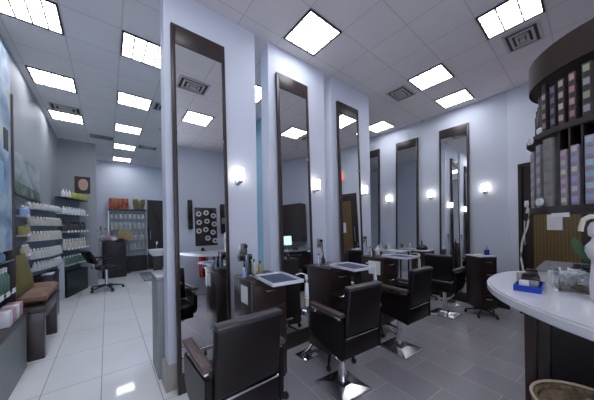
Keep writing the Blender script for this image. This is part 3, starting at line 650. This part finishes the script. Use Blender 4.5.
# ------------------------------------------------------------------ retail shelving
def offset_poly(path, d):
    return [(p[0]-d, p[1]) for p in path]
arc = []
A0, A1 = Vector((-.835,4.72)), Vector((-.60,5.72))
for k in range(13):
    u = k/12; p = A0.lerp(A1,u); b = math.sin(PI*u)*.06; arc.append((p.x+b*.95, p.y-b*.25))
back = [(-.858,5.72),(-.858,4.72)]
t = thing('curved_product_shelf','curved retail shelf crowded with small bottles','shelf unit')
inner = [(x-.10,y+.03) for x,y in arc]
ZR = [.83,1.0,1.25,1.47,1.70]
inn2 = [(max(x-.09,-.856),y) for x,y in arc]
MB().prism(inn2[::1]+[(-.858,5.72)],.735,1.69).build('back_panel', W['shelfback'], t)
for z in ZR: MB().prism(arc+[(-.857,5.74)]+[(-.857,4.71)],z-.018,z,.002).build('shelf', W['shelf'], t)
def along(path, s):
    P = [Vector(p) for p in path]; L=[(P[i+1]-P[i]).length for i in range(len(P)-1)]; T=sum(L)*s
    for i,l in enumerate(L):
        if T<=l: return P[i].lerp(P[i+1],T/l)
        T-=l
    return P[-1]
def proto_bottle(name, label, cat, h, r, m, capm, group):
    return bottle(name,label,cat,(0,0,-5),h,r,m,capm,group)
rows = ['lowest','second lowest','middle','second highest','top']
for ri,z in enumerate(ZR):
    n = 15; first=None
    for k in range(n):
        p = along(arc,(k+.5)/n); x,y = max(p.x-.034,-.826), p.y+.012
        m = W['offwhite'] if (ri in (0,1,4)) else W['beige'] if ri==3 else W['cream']
        if first is None: first = bottle('product_bottle',f'small pale bottle in the {rows[ri]} row of the curved shelf','bottle',(x,y,z+.0002),[.11,.13,.125,.11,.075][ri],.026,m,W['white'],f'bottles in the {rows[ri]} row of the curved shelf')
        else: dup(first,(x,y,z+.0002))
# narrow bay 1
t = thing('narrow_product_shelf','narrow retail shelf between the poster and the curved shelf','shelf unit')
B(-.858,-.85,4.28,4.70,.70,1.78).build('back_panel', W['shelfback'], t, smooth=False)
for z in (.90,1.08,1.33,1.57):
    B(-.858,-.77,4.28,4.70,z-.014,z,.002).build('shelf', W['shelf'], t); B(-.77,-.768,4.38,4.5,z-.014,z+.02).build('price_tag', W['paper'], t, smooth=False)
for k,y in enumerate((4.36,4.46,4.56)): bottle('tall_bottle','pale blue bottle on the top of the narrow shelf','bottle',(-.81,y,1.5702),.13,.032,W['bluebottle'],W['white'],'blue bottles of the narrow shelf')
for k,y in enumerate((4.38,4.50)): o=B(-.035,.035,-.045,.045,0,.11,.003).build('mustard_carton',W['olivebox'],loc=(-.81,y,1.3302)); tag(o,'mustard carton on the second level of the narrow shelf','box','mustard cartons')
for k,y in enumerate((4.36,4.46,4.56)): bottle('cream_tube','beige tube on the third level of the narrow shelf','tube',(-.81,y,1.0802),.13,.03,W['beige'],W['white'],'beige tubes of the narrow shelf')
o=MB().lathe([(.04,0),(.045,.03),(.04,.10),(.03,.11)],16).build('purple_jar',W['purple'],loc=(-.80,4.5,.9002)); tag(o,'purple glass jar on the lowest level of the narrow shelf','jar')
# black desk under curved shelf, pale post
t = thing('low_black_cabinet','low black cabinet under the curved product shelf','cabinet')
B(-.8555,-.64,5.03,5.60,0,.70,.004).build('body', W['black'], t); B(-.857,-.63,5.015,5.62,.70,.72,.003).build('top', W['wood_frame'], t)
t.location=(0,0,0)
o=B(-.06,.05,-.12,.10,0,.012).build('paper_stack',W['paper'],loc=(-.70,5.18,.7202),smooth=False); tag(o,'white papers on the low black cabinet','paper')
o=MB().box(-.76,-.68,6.55,6.66,0,.80,.004).build('display_pillar',W['glow_back']); tag(o,'pale blue-grey pillar at the start of the bottle wall','pillar')
# bay 3 straight angled
P0, P1 = Vector((-.66,6.62)), Vector((-.37,7.46)); D = (P1-P0).normalized(); N = Vector((-D.y,D.x))
t = thing('angled_product_shelf','straight retail shelf with yellow-green cartons on top','shelf unit')
q = lambda a,b: tuple(P0 + D*a + N*b)
LEN = (P1-P0).length
def seg(a0,a1,b0,b1): return [q(a0,b0),q(a1,b0),q(a1,b1),q(a0,b1)]
MB().prism(seg(.0,LEN,.14,.16),.5,2.05).build('back_panel', W['shelfback'], t, smooth=False)
MB().prism(seg(.05,LEN,.0,.16),0,.5).build('base_cabinet', W['black'], t, smooth=False)
ZB3=[.66,.99,1.35,1.72,2.05]
for z in ZB3:
    MB().prism(seg(0,LEN,-.02,.16),z-.02,z).build('shelf', W['wood_frame'] if z>2 else W['shelf'], t, smooth=False)
    if z<2 and z>.7:
        for k in range(7): MB().prism(seg(.05+k*.13,.11+k*.13,-.024,-.0205),z-.03,z+.02).build('price_tag', W['paper'], t, smooth=False)
for ri,z in enumerate(ZB3[:4]):
    first=None
    for k in range(9):
        p=q(.06+k*.1,.05)
        mm=[W['greenbottle'],W['beige'],W['darkbottle'],W['white']][ri]
        nm=['small green','tan and cream','dark brown','white'][ri]
        if first is None: first=bottle('hair_product',f'{nm} bottle on the {["lowest","second","third","fourth"][ri]} level of the angled shelf','bottle',(p[0],p[1],z+.0002),[.18,.2,.2,.14][ri],.034,mm,W['white'] if ri!=2 else W['black'],f'{nm} bottles of the angled shelf')
        else: dup(first,(p[0],p[1],z+.0002))
for k in range(3):
    p=q(.42+k*.21,.06); o=B(-.09,.09,-.05,.05,0,.13,.003).build('lime_carton',W['lime'],loc=(p[0],p[1],2.0502),rz=math.atan2(D.y,D.x)); tag(o,'yellow-green carton on top of the angled shelf','box','yellow-green cartons')
for k in range(3):
    p=q(.08+k*.11,.06); bottle('white_tube','white tube on top of the angled shelf','tube',(p[0],p[1],2.0502),.16,.03,W['white'],W['white'],'white tubes on top of the angled shelf')
# portrait poster
t = thing('portrait_poster','small portrait poster of a dark-haired person above the angled shelf','poster',(-.45,7.62,2.44))
B(-.14,.14,-.012,0,-.20,.20).build('print', W['hair'], t, smooth=False)
MB().lathe([(.001,-.09),(.045,-.075),(.065,-.02),(.068,.03),(.055,.075),(.03,.1),(.001,.105)],20,xf=Matrix.Translation((.015,-.013,0))@Matrix.Diagonal((1.3,.02,1.4,1))).build('face', W['skin'], t)
g=MB(); g.box(-.018,.0,-.0155,-.0135,.02,.03).box(.03,.05,-.0155,-.0135,.02,.03).box(.0,.034,-.0155,-.0135,-.05,-.038); g.build('features', W['red'], t, smooth=False)

# ------------------------------------------------------------------ far end
t = thing('far_product_shelf','white back-lit retail shelf on the far wall','shelf unit')
B(.04,1.0,9.385,9.398,.5,1.95).build('back_panel', W['glow_back'], t, smooth=False)
B(.02,1.02,9.2,9.398,1.95,1.99).build('top_board', W['wood'], t, smooth=False); B(.02,1.02,9.2,9.398,0,.5).build('base_cabinet', W['black'], t, smooth=False)
for z in (.72,1.03,1.37,1.70): B(.04,1.0,9.24,9.398,z-.02,z).build('shelf', W['glass'] if False else W['shelf'], t, smooth=False)
for x in (.03,1.0): B(x-.01,x+.01,9.22,9.398,.5,1.95).build('upright', W['steel'], t, smooth=False)
rn=['lowest','second','third','highest']
for ri,z in enumerate((.72,1.03,1.37,1.70)):
    first=None
    for k in range(8):
        x=.10+k*.118
        mm=[W['offwhite'],W['beige'],W['offwhite'],W['white']][ri]
        if first is None: first=bottle('shelf_bottle',f'pale bottle on the {rn[ri]} level of the far wall shelf','bottle',(x,9.31,z+.0002),.19,.036,mm,W['darkbottle'] if ri%2 else W['white'],f'bottles on the {rn[ri]} level of the far shelf')
        else: dup(first,(x,9.31,z+.0002))
t = thing('orange_gift_packs','orange and red packs standing on the far shelf top','gift pack',(.30,9.3,1.9902))
for k in range(5): B(-.25+k*.1,-.16+k*.1,-.05,.05,0,.34,.006).build('pack', W['orange'], t)
t = thing('straw_basket','straw-coloured crown-shaped basket on the far shelf top','basket',(.82,9.3,1.9902))
tb=bmesh.new(); n=24; r0=[];r1=[]
for k in range(n):
    a=2*PI*k/n; hh=.26+(.08 if (k//3)%2 else -.03); r0.append(tb.verts.new((.12*math.cos(a),.07*math.sin(a),0))); r1.append(tb.verts.new((.17*math.cos(a),.09*math.sin(a),hh)))
for k in range(n): tb.faces.new((r0[k],r0[(k+1)%n],r1[(k+1)%n],r1[k]))
tb.faces.new(r0[::-1]); bmesh.ops.solidify(tb, geom=tb.faces[:], thickness=.008); bmesh.ops.recalc_face_normals(tb, faces=tb.faces); g=MB(); g._merge(tb); g.build('woven_body', W['straw'], t)
MB().lathe([(.08,.16),(.09,.22),(.05,.27)],14).build('filling', W['straw'], t)
t = thing('tan_sign_board','tan square board on a stand before the far shelf','sign',(.41,9.04,0))
B(-.15,.17,-.012,.012,1.0,1.32,.003).build('board', W['tanboard'], t); MB().tube([(0.01,.0,.02),(0.01,.0,1.0)],.012).box(-.12,.14,-.09,.09,0,.02,.004).build('stand', W['black'], t)
# far door
d2 = B(1.06,1.09,9.35,9.42,0,2.33).box(1.62,1.65,9.35,9.42,0,2.33).box(1.06,1.65,9.35,9.42,2.30,2.33).build('door_2', W['wood'], smooth=False); S(d2,'dark wooden door at the far end of the aisle','door')
B(1.09,1.62,9.37,9.399,.01,2.30).build('door_leaf', W['wood'], d2, smooth=False)
g=MB(); g.tube([(1.13,9.365,2.15),(1.5,9.365,1.35)],.012).tube([(1.16,9.365,.7),(1.52,9.365,1.75)],.012); g.build('diagonal_mouldings', W['wood_red'], d2)
MB().tube([(1.14,9.34,1.0),(1.14,9.34,1.3)],.01).tube([(1.14,9.37,1.02),(1.14,9.34,1.02)],.008).tube([(1.14,9.37,1.28),(1.14,9.34,1.28)],.008).build('door_handle', W['steel'], d2)
# reception desk with clutter
t = thing('reception_desk','black reception desk with a sloping top at the end of the aisle','desk',(0,0,0))
B(-.12,.42,8.45,8.85,0,1.02,.004).build('body', W['black'], t)
MB().box(-.16,.46,8.42,8.88,0,.02,.003,xf=Matrix.Translation((0,0,1.03))).build('top', W['wood_red'], t)
for k,(x,w,h,m,lab) in enumerate(((.01,.12,.14,W['pink'],'pink folder stack on the black reception desk'),(.14,.10,.10,W['white'],'white carton on the black reception desk'),(.30,.14,.05,W['wood_red'],'red-brown book on the black reception desk'))):
    o=B(-w/2,w/2,-.09,.09,0,h,.003).build('desk_item',m,loc=(x,8.62,1.0502)); o.name=['folder_stack','carton','book'][k]; tag(o,lab,'box' if k==1 else 'stationery')
t = thing('potted_flowers','vase of pale flowers on the left of the reception desk','flowers',(-.12,8.80,1.0502))
MB().lathe([(.03,0),(.045,.05),(.03,.14)],14).build('vase', W['white'], t)
for k in range(7):
    a=k*.9; x,y,z=(.10*math.cos(a)*(1+.3*(k%2)),.08*math.sin(a),.28+.05*(k%4)); MB().tube([(0,0,.1),(x*.5,y*.5,z*.7),(x,y,z)],.004,6).lathe([(.005,-.02),(.025,-.005),(.03,.015),(.01,.025)],8,(x,y,z)).build('flower', [W['white'],W['pink'],W['leaf']][k%3], t)
# task chair
t = thing('task_chair','black swivel task chair beside the angled shelf','chair',(-.03,6.95,0),math.radians(-70)); t.scale=(1.15,1.15,1.05)
MB().box(-.20,.20,-.18,.20,.46,.52,.025,seg=3).build('seat', W['leather'], t)
MB().box(-.20,.20,-.03,.03,0,.30,.025,seg=3,xf=Matrix.Translation((0,-.20,.60))@Matrix.Rotation(math.radians(25),4,'X')).build('backrest', W['leather'], t)
MB().tube([(0,-.05,.46),(0,-.19,.47),(0,-.22,.64)],.015).build('back_bracket', W['chrome'], t)
for sx in (-1,1): MB().tube([(sx*.19,-.1,.49),(sx*.24,-.08,.58),(sx*.24,.02,.68)],.012).box(sx*.24-.03,sx*.24+.03,-.12,.12,.68,.71,.01).build('armrest', W['black'], t)
MB().lathe([(.025,.09),(.025,.46)],14).build('gas_lift', W['chrome'], t)
for k in range(5):
    a=2*PI*k/5; l=MB().tube([(0,0,.11),(.27*math.cos(a),.27*math.sin(a),.065)],.02,r2=.013).build('leg', W['black'], t)
    MB().lathe([(.028,-.015),(.03,0),(.028,.015)],12,xf=Matrix.Translation((.27*math.cos(a),.27*math.sin(a),.03))@Matrix.Rotation(PI/2,4,'X')).build('castor', W['rubber'], l)
# cabinet behind first panel and wash basin
t = thing('grey_low_cabinet','grey low cabinet standing behind the first wall panel','cabinet')
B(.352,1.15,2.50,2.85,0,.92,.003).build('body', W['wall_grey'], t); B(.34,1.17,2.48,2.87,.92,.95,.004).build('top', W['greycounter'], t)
B(.60,.62,2.494,2.5,.05,.88).build('panel_joint', W['black'], t, smooth=False)
t = thing('wash_basin','white shampoo basin on a dark pedestal beyond the first panel','basin',(.86,6.0,0))
MB().lathe([(.10,.78),(.16,.84),(.18,.92),(.165,.92),(.14,.86),(.02,.82)],24).build('bowl', W['white'], t); B(-.08,.08,-.08,.08,0,.79,.01).build('pedestal', W['wood'], t)
MB().tube([(.0,.14,.90),(.0,.14,1.05),(.0,.08,1.08),(0,.03,1.04)],.012).build('tap', W['white'], t)
o=B(.75,1.5,7.3,8.5,0,.06,.004).build('floor_platform',W['greycounter']); tag(o,'low grey platform on the floor before the far door','platform')

# ------------------------------------------------------------------ rear wall (seen in the first mirror)
YR=-1.5
t = thing('fire_extinguisher','red fire extinguisher hanging on the rear wall','fire extinguisher',(1.75,YR+.09,.40))
MB().lathe([(.07,0),(.08,.02),(.08,.50),(.05,.58),(.03,.60)],24).build('cylinder', W['red'], t)
MB().lathe([(.025,.60),(.025,.65)],12).box(-.02,.05,-.015,.015,.65,.68,.004).build('valve', W['black'], t); MB().tube([(.0,.02,.65),(.09,.03,.60),(.10,.03,.35)],.012).build('hose', W['black'], t)
MB().box(-.04,.04,-.09,-.06,.3,.34).box(-.04,.04,.078,.082,.2,.38).build('bracket', W['white'], t, smooth=False)
t = thing('roller_board','dark board on the rear wall holding white rollers','board',(1.875,YR-.001,1.55))
B(-.25,.27,0,.02,-.42,.50,.003).build('board', W['wood'], t)
for i in range(3):
    for j in range(4):
        if (i,j)==(0,0): continue
        xr=-.165+i*.175+(.025,-.02,.015,0)[j]*(1 if i else .3); zr=-.27+j*.205+(.03 if i==1 else -.02*i)
        o=thing('hair_roller','white hair roller pegged on the dark board of the rear wall','hair roller',(1.875+xr,YR+.0185,1.55+zr),group='white rollers on the dark board')
        MB().lathe([(.062,0),(.062,.03),(.028,.03),(.028,0)],18,xf=Matrix.Rotation(-PI/2,4,'X'),cap=False).build('ring', W['white'], o); MB().lathe([(.027,0.0),(.027,.026)],12,xf=Matrix.Rotation(-PI/2,4,'X')).build('core', W['wood'], o)
t = thing('wall_speaker','black vertical hood dryer bracket on the rear wall','hair dryer',(1.52,YR,1.86)); B(-.05,.05,0,.07,-.33,.36,.02).build('housing', W['black'], t); MB().tube([(0,.07,-.25),(-.06,.12,-.1),(-.06,.12,.2)],.02).build('arm', W['black'], t); t.name='hood_dryer'
t = thing('dark_cabinet','dark tall wall rack right of the roller board on the rear wall','rack',(2.30,YR,1.75)); B(-.06,.06,0,.08,-.35,.40,.004).build('body', W['wood'], t); t.name='wall_rack'; B(-.05,.05,.08,.09,-.1,.05).build('tag_plate', W['steel'], t)
t = thing('rear_shelf','white shelf ledge on the rear wall','shelf',(2.12,YR,.42)); B(-.28,.40,0,.25,-.02,.02,.003).build('board', W['white'], t); B(-.2,-.18,0,.2,-.14,-.02).build('bracket', W['steel'], t); B(.3,.32,0,.2,-.14,-.02).build('bracket', W['steel'], t)
for k in range(3): o=B(-.07,.07,-.05,.05,0,.34-.04*k,.003).build('white_carton',W['white'],loc=(1.96+k*.17,YR+.12,.4402)); tag(o,['tallest white carton on the rear ledge','middle white carton on the rear ledge','shortest white carton on the rear ledge'][k],'box')
t = thing('rear_cabinet','light wood cabinet right of the rear ledge','cabinet',(2.86,YR+.22,0)); B(-.3,.3,-.22,.2,0,.75,.004).build('body', mat('light_wood',(.28,.20,.13),.5,noise=.2), t); B(-.31,.31,-.22,.21,.75,.78,.003).build('top', W['wood'], t)

# ------------------------------------------------------------------ camera, world, view
f = 236.6; yaw = .676; roll = -.0155
cam = bpy.data.cameras.new('camera'); co = bpy.data.objects.new('camera', cam); COL.objects.link(co)
cam.sensor_fit = 'HORIZONTAL'; cam.sensor_width = 36; cam.lens = 36*f/594; cam.shift_y = (225.3-200)/594; cam.clip_start = .02
fw = Vector((math.sin(yaw), math.cos(yaw), 0)); rt = Vector((math.cos(yaw), -math.sin(yaw), 0)); up = Vector((0,0,1))
# image right/up after roll
r2 = rt*math.cos(roll) + up*math.sin(roll); u2 = -rt*math.sin(roll) + up*math.cos(roll)
co.matrix_world = Matrix(((r2.x,u2.x,-fw.x,0),(r2.y,u2.y,-fw.y,0),(r2.z,u2.z,-fw.z,1.4),(0,0,0,1)))
sc.camera = co
wd = bpy.data.worlds.new('world'); sc.world = wd; wd.use_nodes = True
wd.node_tree.nodes['Background'].inputs['Color'].default_value = (.75,.78,.95,1); wd.node_tree.nodes['Background'].inputs['Strength'].default_value = .9
sc.view_settings.view_transform = 'Standard'; sc.view_settings.look = 'None'; sc.view_settings.gamma = 1; sc.view_settings.use_curve_mapping = False
sc.view_settings.exposure = 1.82
sc.cycles.max_bounces = 10; sc.cycles.diffuse_bounces = 6; sc.cycles.glossy_bounces = 6; sc.cycles.transmission_bounces = 8; sc.cycles.sample_clamp_indirect = 6
sc.cycles.use_denoising = True
